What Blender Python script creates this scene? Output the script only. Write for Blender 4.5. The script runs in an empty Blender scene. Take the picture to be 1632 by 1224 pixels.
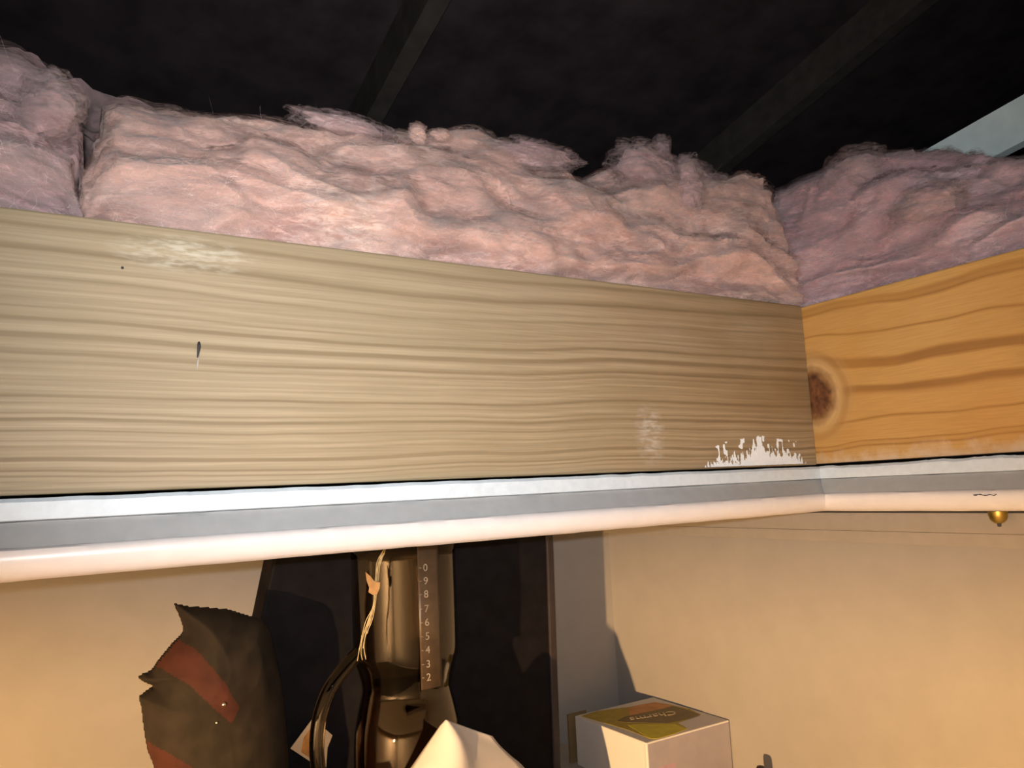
import bpy, bmesh, math, random
import numpy as np
from mathutils import Vector, Matrix

random.seed(4)
rng = np.random.default_rng(7)
S = bpy.context.scene
C = S.collection

# ------------------------------------------------------------------ camera
# metres; the camera is the origin, X runs along the long joist, Y along the short one, Z up
A = np.array([[0.85503, 0.02962, 0.51773], [-0.51642, 0.13965, 0.84487], [-0.04728, -0.98976, 0.1347]])
F, CX, CY = 1226.0, 816.0, 612.0
cam = bpy.data.cameras.new('camera')
cam.sensor_width = 36.0
cam.lens = F / 1632.0 * 36.0
cam.clip_start = 0.01
camo = bpy.data.objects.new('camera', cam)
C.objects.link(camo)
R3 = Matrix([list(A[:, 0]), list(-A[:, 1]), list(-A[:, 2])]).transposed()
camo.matrix_world = R3.to_4x4()
S.camera = camo

# ------------------------------------------------------------------ world, lights, exposure
w = bpy.data.worlds.new('world')
S.world = w
w.use_nodes = True
w.node_tree.nodes['Background'].inputs[0].default_value = (0.5, 0.45, 0.45, 1)
w.node_tree.nodes['Background'].inputs[1].default_value = 0.004

fl = bpy.data.lights.new('phone_flash', 'SPOT')       # the phone's own torch beside its lens
fl.energy = 24.0
fl.color = (0.95, 0.98, 1.0)
fl.spot_size = math.radians(100)
fl.spot_blend = 1.0
fl.shadow_soft_size = 0.004
flo = bpy.data.objects.new('phone_flash', fl)
C.objects.link(flo)
flo.matrix_world = Matrix.Translation(Vector(A @ np.array([-0.004, -0.014, -0.002]))) @ R3.to_4x4() @ Matrix.Rotation(math.radians(9), 4, 'X')

S.cycles.transparent_max_bounces = 48

S.view_settings.view_transform = 'Standard'
S.view_settings.look = 'None'
S.view_settings.exposure = 0.0
S.view_settings.gamma = 1.0
S.view_settings.use_curve_mapping = False


# ------------------------------------------------------------------ helpers
def ray(x, y):
    return A @ np.array([(x - CX) / F, (y - CY) / F, 1.0])


def on_x(x, y, c):
    v = ray(x, y); return v * c / v[0]


def on_y(x, y, c):
    v = ray(x, y); return v * c / v[1]


def on_z(x, y, c):
    v = ray(x, y); return v * c / v[2]


def smooth(t):
    t = np.clip(t, 0, 1); return t * t * (3 - 2 * t)


def _hash(ix, iy, iz, seed):
    h = (ix.astype(np.int64) * 374761393 + iy.astype(np.int64) * 668265263 + iz.astype(np.int64) * 2147483647 + seed * 1274126177) & 0xFFFFFFFF
    h = ((h ^ (h >> 13)) * 1274126177) & 0xFFFFFFFF
    h = (h ^ (h >> 16)) & 0xFFFFFFFF
    return h / 4294967295.0 * 2 - 1


def noise3(x, y, z, seed=0):
    x, y, z = np.broadcast_arrays(np.asarray(x, float), np.asarray(y, float), np.asarray(z, float))
    ix, iy, iz = np.floor(x), np.floor(y), np.floor(z)
    fx, fy, fz = x - ix, y - iy, z - iz
    fx, fy, fz = [t * t * t * (t * (t * 6 - 15) + 10) for t in (fx, fy, fz)]
    r = 0
    for dx in (0, 1):
        for dy in (0, 1):
            for dz in (0, 1):
                wgt = (fx if dx else 1 - fx) * (fy if dy else 1 - fy) * (fz if dz else 1 - fz)
                r = r + wgt * _hash(ix + dx, iy + dy, iz + dz, seed)
    return r


def fbm(x, y, z, seed=0, octv=4, gain=0.5):
    a, s, r = 1.0, 1.0, 0
    for k in range(octv):
        r = r + a * noise3(x * s, y * s, z * s, seed + 17 * k)
        a *= gain; s *= 2.03
    return r


def tag(o, label, cat, group=None, kind=None):
    if label: o['label'] = label
    if cat: o['category'] = cat
    if group: o['group'] = group
    if kind: o['kind'] = kind
    return o


def link(name, me, mat=None, parent=None):
    o = bpy.data.objects.new(name, me)
    C.objects.link(o)
    if mat is not None and me is not None:
        me.materials.append(mat)
    if parent is not None:
        o.parent = parent
        o.matrix_parent_inverse = parent.matrix_world.inverted()
    return o


def empty(name, loc):
    o = bpy.data.objects.new(name, None)
    o.empty_display_size = 0.02
    C.objects.link(o)
    o.location = loc
    o.matrix_world = Matrix.Translation(Vector(loc))
    return o


def mesh(name, v, f, mat=None, parent=None, shade=False):
    me = bpy.data.meshes.new(name)
    me.from_pydata([tuple(map(float, p)) for p in v], [], [tuple(map(int, q)) for q in f])
    me.validate()
    me.update()
    if shade:
        me.polygons.foreach_set('use_smooth', [True] * len(me.polygons))
    return link(name, me, mat, parent)


def bm_obj(name, bm, mat=None, parent=None, shade=False):
    me = bpy.data.meshes.new(name)
    bm.to_mesh(me)
    bm.free()
    if shade:
        me.polygons.foreach_set('use_smooth', [True] * len(me.polygons))
    return link(name, me, mat, parent)


def box(name, lo, hi, mat, parent=None, bev=0.0, seg=2):
    bm = bmesh.new()
    lo, hi = Vector(lo), Vector(hi)
    bmesh.ops.create_cube(bm, size=1.0, matrix=Matrix.Translation((lo + hi) / 2) @ Matrix.Diagonal((hi - lo).to_4d()))
    if bev:
        bmesh.ops.bevel(bm, geom=list(bm.edges), offset=bev, segments=seg, profile=0.5, affect='EDGES')
    return bm_obj(name, bm, mat, parent)


def grid_faces(nu, nv, wrap=False):
    i, j = np.meshgrid(np.arange(nu - 1), np.arange(nv if wrap else nv - 1), indexing='ij')
    j2 = (j + 1) % nv
    return np.stack([i * nv + j, (i + 1) * nv + j, (i + 1) * nv + j2, i * nv + j2], -1).reshape(-1, 4)


def tube(name, pts, rad, mat, parent=None, n=10, flat=1.0, caps=True):
    pts = [Vector(map(float, p)) for p in pts]
    rad = rad if hasattr(rad, '__len__') else [rad] * len(pts)
    v, f = [], []
    up = None
    for i, p in enumerate(pts):
        d = (pts[min(i + 1, len(pts) - 1)] - pts[max(i - 1, 0)]).normalized()
        if up is None:
            up = d.orthogonal().normalized()
        up = (up - d * up.dot(d)).normalized()
        s = d.cross(up)
        for k in range(n):
            a = 2 * math.pi * k / n
            v.append(p + (up * math.cos(a) + s * math.sin(a) * flat) * rad[i])
    for i in range(len(pts) - 1):
        for k in range(n):
            f.append((i * n + k, i * n + (k + 1) % n, (i + 1) * n + (k + 1) % n, (i + 1) * n + k))
    if caps:
        f.append(tuple(range(n))[::-1])
        f.append(tuple((len(pts) - 1) * n + k for k in range(n)))
    return mesh(name, v, f, mat, parent, True)


def spline(pts, n=8):
    pts = [np.array(p, float) for p in pts]
    P = [2 * pts[0] - pts[1]] + pts + [2 * pts[-1] - pts[-2]]
    out = []
    for i in range(1, len(P) - 2):
        for t in np.linspace(0, 1, n, endpoint=False):
            a, b, c, d = P[i - 1], P[i], P[i + 1], P[i + 2]
            out.append(0.5 * (2 * b + (c - a) * t + (2 * a - 5 * b + 4 * c - d) * t ** 2 + (3 * b - a - 3 * c + d) * t ** 3))
    out.append(pts[-1])
    return out


def lathe(name, prof, centre, mat, parent=None, n=64):
    v, f = [], []
    m = len(prof)
    for k in range(n):
        a = 2 * math.pi * k / n
        for r, z in prof:
            v.append((centre[0] + r * math.cos(a), centre[1] + r * math.sin(a), z))
    for k in range(n):
        k2 = (k + 1) % n
        for i in range(m - 1):
            f.append((k * m + i, k2 * m + i, k2 * m + i + 1, k * m + i + 1))
    me = bpy.data.meshes.new(name)
    me.from_pydata(v, [], f)
    bm = bmesh.new(); bm.from_mesh(me)
    bmesh.ops.remove_doubles(bm, verts=bm.verts, dist=1e-6)
    bmesh.ops.recalc_face_normals(bm, faces=bm.faces)
    bm.to_mesh(me); bm.free()
    me.polygons.foreach_set('use_smooth', [True] * len(me.polygons))
    return link(name, me, mat, parent)


def slab(name, poly, thick, normal, mat, parent=None):
    """a flat outline given as 3-D points, extruded back along -normal"""
    n = len(poly)
    nv = np.array(normal, float)
    v = [np.array(p) for p in poly] + [np.array(p) - nv * thick for p in poly]
    f = [tuple(range(n)), tuple(range(2 * n - 1, n - 1, -1))]
    f += [(i, i + n, (i + 1) % n + n, (i + 1) % n) for i in range(n)]
    o = mesh(name, v, f, mat, parent)
    bm = bmesh.new(); bm.from_mesh(o.data)
    bmesh.ops.recalc_face_normals(bm, faces=bm.faces)
    bm.to_mesh(o.data); bm.free()
    return o


# ------------------------------------------------------------------ materials
class N:
    def __init__(s, name):
        s.m = bpy.data.materials.new(name)
        s.m.use_nodes = True
        s.t = s.m.node_tree
        s.b = s.t.nodes['Principled BSDF']
        s.tc = s.t.nodes.new('ShaderNodeTexCoord').outputs['Object']

    def put(s, sock, v):
        if hasattr(v, 'is_output'):
            s.t.links.new(v, sock)
        else:
            sock.default_value = v

    def math(s, op, a, b=0.0, c=None, clamp=False):
        n = s.t.nodes.new('ShaderNodeMath'); n.operation = op; n.use_clamp = clamp
        s.put(n.inputs[0], a); s.put(n.inputs[1], b)
        if c is not None: s.put(n.inputs[2], c)
        return n.outputs[0]

    def xyz(s, v=None):
        n = s.t.nodes.new('ShaderNodeSeparateXYZ'); s.put(n.inputs[0], v or s.tc)
        return n.outputs

    def vec(s, x, y, z):
        n = s.t.nodes.new('ShaderNodeCombineXYZ')
        for i, q in enumerate((x, y, z)): s.put(n.inputs[i], q)
        return n.outputs[0]

    def scale(s, sx, sy, sz):
        n = s.t.nodes.new('ShaderNodeMapping'); s.put(n.inputs[0], s.tc)
        n.inputs['Scale'].default_value = (sx, sy, sz)
        return n.outputs[0]

    def noise(s, v=None, sc=5.0, det=3.0, rough=0.5, dist=0.0, dim='3D', wv=None):
        n = s.t.nodes.new('ShaderNodeTexNoise'); n.noise_dimensions = dim
        if dim == '1D':
            s.put(n.inputs['W'], wv)
        else:
            s.put(n.inputs['Vector'], v or s.tc)
        n.inputs['Scale'].default_value = sc
        n.inputs['Detail'].default_value = det
        n.inputs['Roughness'].default_value = rough
        n.inputs['Distortion'].default_value = dist
        return n.outputs['Fac']

    def ramp(s, fac, stops):
        n = s.t.nodes.new('ShaderNodeValToRGB'); s.put(n.inputs[0], fac)
        e = n.color_ramp.elements
        while len(e) < len(stops): e.new(0.5)
        for q, (p, c) in zip(e, stops):
            q.position = p
            q.color = (c, c, c, 1) if not hasattr(c, '__len__') else (*c, 1)
        return n.outputs[0]

    def mix(s, fac, a, b, mode='MIX'):
        n = s.t.nodes.new('ShaderNodeMix'); n.data_type = 'RGBA'; n.blend_type = mode
        s.put(n.inputs['Factor'], fac)
        for k, q in (('A', a), ('B', b)):
            sock = [i for i in n.inputs if i.name == k and i.type == 'RGBA'][0]
            if isinstance(q, tuple) and len(q) == 3: q = (*q, 1)
            s.put(sock, q)
        return [o for o in n.outputs if o.type == 'RGBA'][0]

    def bump(s, h, strength=0.3, dist=0.001):
        n = s.t.nodes.new('ShaderNodeBump')
        n.inputs['Strength'].default_value = strength
        n.inputs['Distance'].default_value = dist
        s.put(n.inputs['Height'], h)
        s.t.links.new(n.outputs[0], s.b.inputs['Normal'])

    def col(s, c, rough=0.6, spec=0.5):
        if isinstance(c, tuple) and len(c) == 3: c = (*c, 1)
        s.put(s.b.inputs['Base Color'], c)
        s.b.inputs['Roughness'].default_value = rough
        s.b.inputs['Specular IOR Level'].default_value = spec
        return s


def plain(name, c, rough=0.6, spec=0.4, var=0.12, sc=60, bump=0.0):
    n = N(name)
    f = n.noise(sc=sc, det=4)
    d = tuple(x * (1 - var) for x in c); u = tuple(min(1, x * (1 + var)) for x in c)
    n.col(n.ramp(f, [(0.3, d), (0.7, u)]), rough, spec)
    if bump: n.bump(f, bump)
    return n.m


def mat_wood_grey():
    n = N('weathered_pine')
    x, y, z = n.xyz()
    warp = n.noise(n.scale(1.5, 1, 5.0), sc=1.0, det=2)
    warp2 = n.noise(n.scale(9, 1, 30.0), sc=1.0, det=2)
    zz = n.math('ADD', z, n.math('MULTIPLY', n.math('SUBTRACT', warp, 0.5), 0.045))
    zz = n.math('ADD', zz, n.math('MULTIPLY', n.math('SUBTRACT', warp2, 0.5), 0.004))
    d = n.math('MAXIMUM', n.math('SUBTRACT', 0.235, zz), 0.001)
    g = n.math('POWER', d, 1.55)
    lines = n.noise(dim='1D', wv=g, sc=400.0, det=1.0, rough=0.4)
    fine = n.noise(n.scale(10, 10, 700), sc=1.0, det=3, rough=0.6)
    broad = n.noise(n.scale(5, 5, 14), sc=1.0, det=3)
    c = n.ramp(lines, [(0.28, (0.24, 0.178, 0.104)), (0.45, (0.345, 0.270, 0.172)), (0.66, (0.425, 0.340, 0.226))])
    c = n.mix(n.ramp(broad, [(0.38, 0.0), (0.72, 0.55)]), c, (0.30, 0.235, 0.14))
    c = n.mix(n.ramp(fine, [(0.35, 0.34), (0.62, 0.0)]), c, (0.20, 0.155, 0.085))
    # browner, darker tone towards the end that butts against the other joist
    sx = n.math('MULTIPLY', n.math('SUBTRACT', x, 0.28), 2.3, clamp=True)
    sn = n.noise(n.scale(7, 7, 16), sc=1.0, det=3)
    c = n.mix(n.math('MULTIPLY', sx, n.ramp(sn, [(0.3, 0.25), (0.62, 0.85)])), c, n.mix(1.0, c, (0.74, 0.60, 0.46), 'MULTIPLY'))
    # a pale rubbed patch near the top edge and a chalky rub lower right
    def rub(cx, cz, rx, rz, k):
        dx = n.math('DIVIDE', n.math('SUBTRACT', x, cx), rx)
        dz = n.math('DIVIDE', n.math('SUBTRACT', z, cz), rz)
        q = n.math('ADD', n.math('MULTIPLY', dx, dx), n.math('MULTIPLY', dz, dz))
        q = n.math('SUBTRACT', 1.0, q, clamp=True)
        s = n.ramp(n.noise(n.scale(90, 1, 420), sc=1.0, det=4), [(0.42, 0.1), (0.66, 1.0)])
        return n.math('MULTIPLY', n.math('MULTIPLY', q, s), k, clamp=True)
    c = n.mix(rub(0.085, 0.180, 0.055, 0.016, 0.75), c, (0.62, 0.57, 0.46))
    c = n.mix(rub(0.515, 0.047, 0.022, 0.034, 0.8), c, (0.50, 0.46, 0.40))
    n.col(c, 0.62, 0.35)
    n.bump(fine, 0.10, 0.0004)
    return n.m


def mat_wood_orange():
    n = N('orange_pine')
    x, y, z = n.xyz()
    ky = n.math('DIVIDE', n.math('SUBTRACT', y, 0.5785), 0.035)
    kz = n.math('DIVIDE', n.math('SUBTRACT', z, 0.090), 0.038)
    d = n.math('SQRT', n.math('ADD', n.math('MULTIPLY', ky, ky), n.math('MULTIPLY', kz, kz)))
    warp = n.noise(n.scale(1, 5.0, 8.0), sc=1.0, det=2)
    # growth rings part around the knot
    push = n.math('MULTIPLY', n.math('DIVIDE', kz, n.math('ADD', 0.8, n.math('MULTIPLY', d, d))), -0.018)
    zz = n.math('ADD', n.math('ADD', z, n.math('MULTIPLY', n.math('SUBTRACT', warp, 0.5), 0.034)), push)
    lines = n.noise(dim='1D', wv=zz, sc=34.0, det=1.0, rough=0.4)
    thin = n.math('ABSOLUTE', n.math('SUBTRACT', lines, 0.5))
    fine = n.noise(n.scale(30, 25, 700), sc=1.0, det=3)
    c = n.ramp(thin, [(0.0, (0.30, 0.145, 0.04)), (0.012, (0.42, 0.22, 0.062)), (0.040, (0.55, 0.325, 0.105))])
    broad = n.noise(n.scale(8, 8, 16), sc=1.0, det=3)
    c = n.mix(n.ramp(broad, [(0.4, 0.0), (0.7, 0.5)]), c, (0.47, 0.24, 0.055))
    c = n.mix(n.ramp(fine, [(0.35, 0.25), (0.6, 0.0)]), c, (0.33, 0.17, 0.05))
    # knot with rings
    rings = n.noise(dim='1D', wv=n.math('ADD', d, n.math('MULTIPLY', warp, 0.8)), sc=3.4, det=1.0)
    halo = n.ramp(rings, [(0.35, (0.36, 0.20, 0.070)), (0.65, (0.56, 0.37, 0.16))])
    c = n.mix(n.ramp(d, [(0.0, 0.9), (0.62, 0.0)]) if False else n.math('SUBTRACT', 1.0, n.math('MULTIPLY', n.math('SUBTRACT', d, 0.95), 1.5), clamp=True), c, halo)
    kn = n.math('ADD', d, n.math('MULTIPLY', n.math('SUBTRACT', n.noise(sc=60, det=2), 0.5), 0.5))
    c = n.mix(n.math('MULTIPLY', n.math('SUBTRACT', 0.98, kn), 2.2, clamp=True), c, n.ramp(n.noise(sc=120, det=2), [(0.3, (0.060, 0.022, 0.010)), (0.7, (0.20, 0.085, 0.033))]))
    # plaster dust along the bottom edge
    e = n.math('SUBTRACT', 0.026, z)
    e = n.math('ADD', e, n.math('MULTIPLY', n.math('SUBTRACT', n.noise(n.scale(40, 40, 40), sc=1.0, det=5, rough=0.65), 0.5), 0.050))
    c = n.mix(n.math('MULTIPLY', e, 42.0, clamp=True), c, (0.60, 0.50, 0.38))
    n.col(c, 0.55, 0.35)
    n.bump(fine, 0.15, 0.0006)
    return n.m


def mat_insulation(name, pink, dusty, pale):
    n = N(name)
    x, y, z = n.xyz()
    a = n.noise(n.scale(9, 9, 20), sc=1.0, det=4, dist=0.6)
    b = n.noise(n.scale(28, 28, 110), sc=1.0, det=4, dist=0.8)
    dust = n.noise(n.scale(14, 14, 14), sc=1.0, det=3)
    c = n.ramp(a, [(0.30, tuple(k * 0.80 for k in pink)), (0.5, pink), (0.72, pale)])
    c = n.mix(n.ramp(b, [(0.36, 0.5), (0.56, 0.0)]), c, tuple(k * 0.60 for k in dusty))
    # dust settled on the upper side of the batt
    g = n.t.nodes.new('ShaderNodeNewGeometry')
    nz = n.xyz(g.outputs['Normal'])[2]
    top = n.math('ADD', n.math('MULTIPLY', nz, 0.9), n.math('MULTIPLY', n.math('SUBTRACT', dust, 0.5), 1.3))
    c = n.mix(n.math('MULTIPLY', n.math('SUBTRACT', top, 0.38), 1.8, clamp=True), c, dusty)
    n.col(c, 0.95, 0.05)
    n.b.inputs['Subsurface Weight'].default_value = 0.35
    n.b.inputs['Subsurface Radius'].default_value = (0.012, 0.008, 0.007)
    n.b.inputs['Subsurface Scale'].default_value = 0.5
    n.b.inputs['Sheen Weight'].default_value = 0.35
    n.b.inputs['Sheen Roughness'].default_value = 0.5
    n.b.inputs['Sheen Tint'].default_value = (0.9, 0.75, 0.72, 1)
    f = n.noise(n.scale(160, 160, 520), sc=1.0, det=5, rough=0.7, dist=1.2)
    n.bump(f, 0.35, 0.002)
    return n.m


def mat_fuzz(name, ca, cb):
    n = N(name)
    a = n.noise(n.scale(11, 11, 24), sc=1.0, det=3, dist=0.6)
    n.col(n.ramp(a, [(0.35, ca), (0.65, cb)]), 0.95, 0.02)
    n.b.inputs['Subsurface Weight'].default_value = 0.0
    f = n.noise(n.scale(55, 55, 230), sc=1.0, det=5, rough=0.72, dist=1.6)
    n.put(n.b.inputs['Alpha'], n.ramp(f, [(0.46, 0.0), (0.74, 0.5)]))
    return n.m


def mat_glass(name, tint, rough=0.0):
    n = N(name)
    n.col(tint, rough)
    n.b.inputs['Transmission Weight'].default_value = 1.0
    n.b.inputs['IOR'].default_value = 1.5
    return n.m


M = {}
M['wood_grey'] = mat_wood_grey()
M['wood_orange'] = mat_wood_orange()
M['pink'] = mat_insulation('pink_fibreglass', (0.70, 0.45, 0.385), (0.42, 0.345, 0.35), (0.84, 0.63, 0.54))
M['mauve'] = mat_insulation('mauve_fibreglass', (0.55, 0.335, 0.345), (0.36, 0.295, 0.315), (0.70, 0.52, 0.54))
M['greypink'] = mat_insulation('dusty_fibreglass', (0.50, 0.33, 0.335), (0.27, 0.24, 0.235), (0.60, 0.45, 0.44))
M['fibre'] = plain('pale_fibre', (0.80, 0.66, 0.62), 0.8, 0.2, 0.2, 30)
M['fuzz_pink'] = mat_fuzz('pink_wisps', (0.62, 0.38, 0.33), (0.80, 0.58, 0.50))
M['fuzz_mauve'] = mat_fuzz('mauve_wisps', (0.50, 0.33, 0.35), (0.68, 0.52, 0.54))
M['fuzz_grey'] = mat_fuzz('grey_wisps', (0.42, 0.30, 0.30), (0.55, 0.44, 0.42))
M['wall'] = plain('wall_paint', (0.235, 0.218, 0.205), 0.75, 0.25, 0.03, 30, 0.05)
M['ceil'] = plain('ceiling_paint', (0.70, 0.68, 0.65), 0.8, 0.2, 0.03, 30)
M['edge_paint'] = plain('blue_white_paint', (0.60, 0.68, 0.75), 0.5, 0.4, 0.05, 160, 0.1)
M['grey_band'] = plain('grey_trim_face', (0.37, 0.385, 0.40), 0.55, 0.4, 0.05, 90, 0.1)  # one grey tone for the band between edge and bead
M['bead'] = plain('white_gloss_paint', (0.70, 0.665, 0.665), 0.35, 0.5, 0.03, 80, 0.05)
M['mould'] = plain('beige_moulding_paint', (0.25, 0.225, 0.20), 0.6, 0.3, 0.04, 70, 0.05)
M['brass'] = N('dull_brass').col((0.42, 0.30, 0.08), 0.38).m
M['brass'].node_tree.nodes['Principled BSDF'].inputs['Metallic'].default_value = 1.0
M['dark'] = plain('dark_crack', (0.05, 0.045, 0.05), 0.8, 0.2)
M['roof'] = plain('dark_roof_boards', (0.085, 0.066, 0.072), 0.9, 0.1, 0.3, 12)
M['rafter'] = plain('old_rafter_wood', (0.11, 0.094, 0.083), 0.85, 0.15, 0.2, 25)
M['pale_board'] = plain('pale_blue_board', (0.76, 0.88, 0.87), 0.7, 0.3, 0.06, 40)
M['shelf'] = plain('grey_shelf', (0.33, 0.31, 0.28), 0.6, 0.3, 0.06, 50)
M['black'] = plain('black_case', (0.006, 0.005, 0.006), 0.7, 0.1, 0.3, 60, 0.1)
M['black_edge'] = plain('black_case_rim', (0.022, 0.016, 0.018), 0.45, 0.35, 0.2, 60)
M['bag'] = plain('dark_brown_cloth', (0.017, 0.0125, 0.0085), 0.85, 0.2, 0.35, 45, 0.3)
M['bag_red'] = plain('dull_red_cloth', (0.042, 0.012, 0.0075), 0.8, 0.2, 0.25, 45, 0.3)
M['steel'] = N('bright_rivet').col((0.8, 0.78, 0.74), 0.2).m
M['steel'].node_tree.nodes['Principled BSDF'].inputs['Metallic'].default_value = 1.0
M['glass'] = mat_glass('smoky_glass', (0.42, 0.35, 0.27))
M['handle_glass'] = mat_glass('dark_glass', (0.10, 0.08, 0.06))
M['liquid'] = N('dark_liquid').col((0.020, 0.010, 0.003), 0.03, 0.6).m
M['scale'] = plain('scale_strip', (0.055, 0.036, 0.022), 0.4, 0.5, 0.2, 90)
M['print_white'] = plain('white_print', (0.22, 0.19, 0.15), 0.6, 0.2)
M['twine'] = plain('straw_twine', (0.46, 0.36, 0.19), 0.8, 0.2, 0.3, 200)
M['tan'] = plain('tan_tag', (0.42, 0.24, 0.10), 0.8, 0.2, 0.3, 90, 0.2)
M['paper'] = plain('white_paper', (0.46, 0.425, 0.40), 0.8, 0.15, 0.02, 40)
M['carton'] = plain('white_carton', (0.52, 0.49, 0.47), 0.5, 0.3, 0.02, 40)
M['yellow'] = plain('yellow_print', (0.50, 0.42, 0.015), 0.5, 0.3, 0.12, 90)
M['olive'] = plain('olive_print', (0.33, 0.25, 0.03), 0.5, 0.3, 0.15, 90)
M['orange_print'] = plain('orange_print', (0.45, 0.20, 0.06), 0.5, 0.3, 0.2, 60)
M['brown_print'] = plain('brown_print', (0.14, 0.10, 0.035), 0.5, 0.3, 0.15, 60)
M['letter'] = plain('cream_letter', (0.50, 0.40, 0.26), 0.5, 0.3)
M['carton_shade'] = plain('shaded_carton', (0.25, 0.225, 0.25), 0.5, 0.3, 0.05, 60)
M['magenta'] = plain('pink_print', (0.30, 0.20, 0.25), 0.5, 0.3)
M['gap_shade'] = plain('brown_shade', (0.14, 0.095, 0.045), 0.8, 0.2, 0.15, 60)
M['card_tan'] = plain('tan_card', (0.62, 0.43, 0.25), 0.6, 0.3, 0.06, 80)
M['card_orange'] = plain('orange_card_print', (0.55, 0.22, 0.05), 0.6, 0.3, 0.25, 120)
M['smear'] = plain('white_paint_smear', (0.82, 0.88, 0.94), 0.5, 0.4, 0.03, 200)

XB, YB = 0.7655, 0.582          # faces of the two joists that line the hatch
XW, YW = 0.785, 1.005           # closet walls
ZS = -0.38                      # shelf top
ZC = -0.042                     # ceiling
HX, HY = -0.11, -0.20           # the other edges of the hatch

# ------------------------------------------------------------------ the room
def struct(o, label=None):
    o['kind'] = 'structure'
    if label: o['label'] = label
    return o

struct(box('wall_right', (XW, -1.8, -2.3), (XW + 0.1, YW + 0.1, ZC), M['wall']), 'cream painted wall lit warmly behind the white carton')
struct(box('wall_back', (-2.4, YW, -2.3), (XW, YW + 0.1, ZC), M['wall']), 'painted wall glowing orange left of the dark bag')
struct(box('wall_left', (-2.5, -1.8, -2.3), (-2.4, YW + 0.1, ZC), M['wall']), 'painted side wall of the room')
struct(box('wall_front', (-2.4, -1.9, -2.3), (XW, -1.8, ZC), M['wall']), 'painted wall behind the viewer')
struct(box('floor', (-2.5, -1.9, -2.4), (XW + 0.1, YW + 0.1, -2.3), M['shelf']), 'floor of the room far below the hatch')

def ceiling():
    x0, x1, y0, y1 = -2.5, XW + 0.1, -1.9, YW + 0.1
    hx0, hx1, hy0, hy1 = HX, XB + 0.002, HY, YB + 0.002
    v, f = [], []
    for z in (ZC, ZC + 0.03):
        v += [(x0, y0, z), (x1, y0, z), (x1, y1, z), (x0, y1, z), (hx0, hy0, z), (hx1, hy0, z), (hx1, hy1, z), (hx0, hy1, z)]
    for k in range(4):
        k2 = (k + 1) % 4
        f.append((k, 4 + k, 4 + k2, k2))
        f.append((8 + k, 8 + k2, 12 + k2, 12 + k))
        f.append((4 + k, 12 + k, 12 + k2, 4 + k2))
        f.append((k, k2, 8 + k2, 8 + k))
    return mesh('ceiling', v, f, M['ceil'])
struct(ceiling(), 'white ceiling with the hatch opening cut through')


# unseen floor lamp; its opaque shade is added to keep light below the hatch
LX, LY, LZ = -1.75, -0.80, -0.30
fl_ = tag(empty('floor_lamp', (LX, LY, -2.3)), 'unseen floor lamp left of the shelf, wide shade added to block upward light', 'lamp')
lathe('base', [(0.0, -2.275), (0.03, -2.275), (0.13, -2.285), (0.14, -2.3), (0.0, -2.3)], (LX, LY), M['black_edge'], fl_, 40)
tube('pole', [(LX, LY, -2.29), (LX, LY, LZ - 0.06)], 0.011, M['black_edge'], fl_, 12)
lathe('light_blocking_shade', [(0.40, LZ + 0.028), (0.08, LZ + 0.17), (0.0, LZ + 0.172), (0.0, LZ + 0.174), (0.081, LZ + 0.173), (0.402, LZ + 0.029)], (LX, LY), M['paper'], fl_, 64)
lathe('socket', [(0.0, LZ - 0.03), (0.016, LZ - 0.03), (0.018, LZ - 0.07), (0.0, LZ - 0.07)], (LX, LY), M['brass'], fl_, 20)
lm = bpy.data.lights.new('lamp_bulb', 'POINT')
lm.energy = 740.0
lm.color = (1.0, 0.60, 0.255)
lm.shadow_soft_size = 0.02
lmo = bpy.data.objects.new('lamp_bulb', lm)
C.objects.link(lmo)
lmo.location = (LX, LY, LZ)

# ------------------------------------------------------------------ hatch trim: drywall edge, grey band, white bead
STRIP = [(-0.004, 0.0085), (0.007, 0.0085), (0.0095, 0.006), (0.0100, -0.0050), (0.006, -0.0058)]
BAND = [(0.004, -0.0056), (0.0075, -0.0062), (0.0095, -0.0090), (0.0195, -0.0215), (0.012, -0.022)]
BEAD = [(0.012, -0.0215), (0.0195, -0.0213), (0.0225, -0.0228), (0.0240, -0.0258), (0.0238, -0.0300), (0.0222, -0.0345), (0.0190, -0.0385), (0.0140, -0.0415), (0.0, -0.0418)]

def sweep(name, prof, p0, p1, out0, out1, inward, mat, parent, rough=0.0, n=160, top_rough=0.0, seed=0):
    """profile (offset, z) swept from p0 to p1; out0/out1 shorten the run with the offset to mitre the corner"""
    p0, p1 = np.array(p0, float), np.array(p1, float)
    d = (p1 - p0) / np.linalg.norm(p1 - p0)
    inw = np.array(inward, float)
    v = []
    for i in range(n):
        t = i / (n - 1)
        for j, (o, z) in enumerate(prof):
            a, b = p0 + d * out0 * o, p1 - d * out1 * o
            p = a + (b - a) * t
            s = p @ d
            e = rough * fbm(s * 60, j * 0.7, z * 60, seed, 3)
            zz = z + rough * fbm(s * 45, j * 1.3, 3.0, seed + 5, 3)
            if j in (1, 2): zz += top_rough * fbm(s * 55, 0.2, 9.0, seed + 9, 4)
            q = p + inw * (o + e)
            v.append((q[0], q[1], zz))
    m = len(prof)
    f = grid_faces(n, m).tolist()
    f += [tuple(range(m)), tuple((n - 1) * m + k for k in range(m - 1, -1, -1))]
    o = mesh(name, v, f, mat, parent)
    bm = bmesh.new(); bm.from_mesh(o.data)
    bmesh.ops.recalc_face_normals(bm, faces=bm.faces)
    bm.to_mesh(o.data); bm.free()
    o.data.polygons.foreach_set('use_smooth', [len(p.vertices) == 4 for p in o.data.polygons])
    o.data.set_sharp_from_angle(angle=math.radians(38))
    return o

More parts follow.
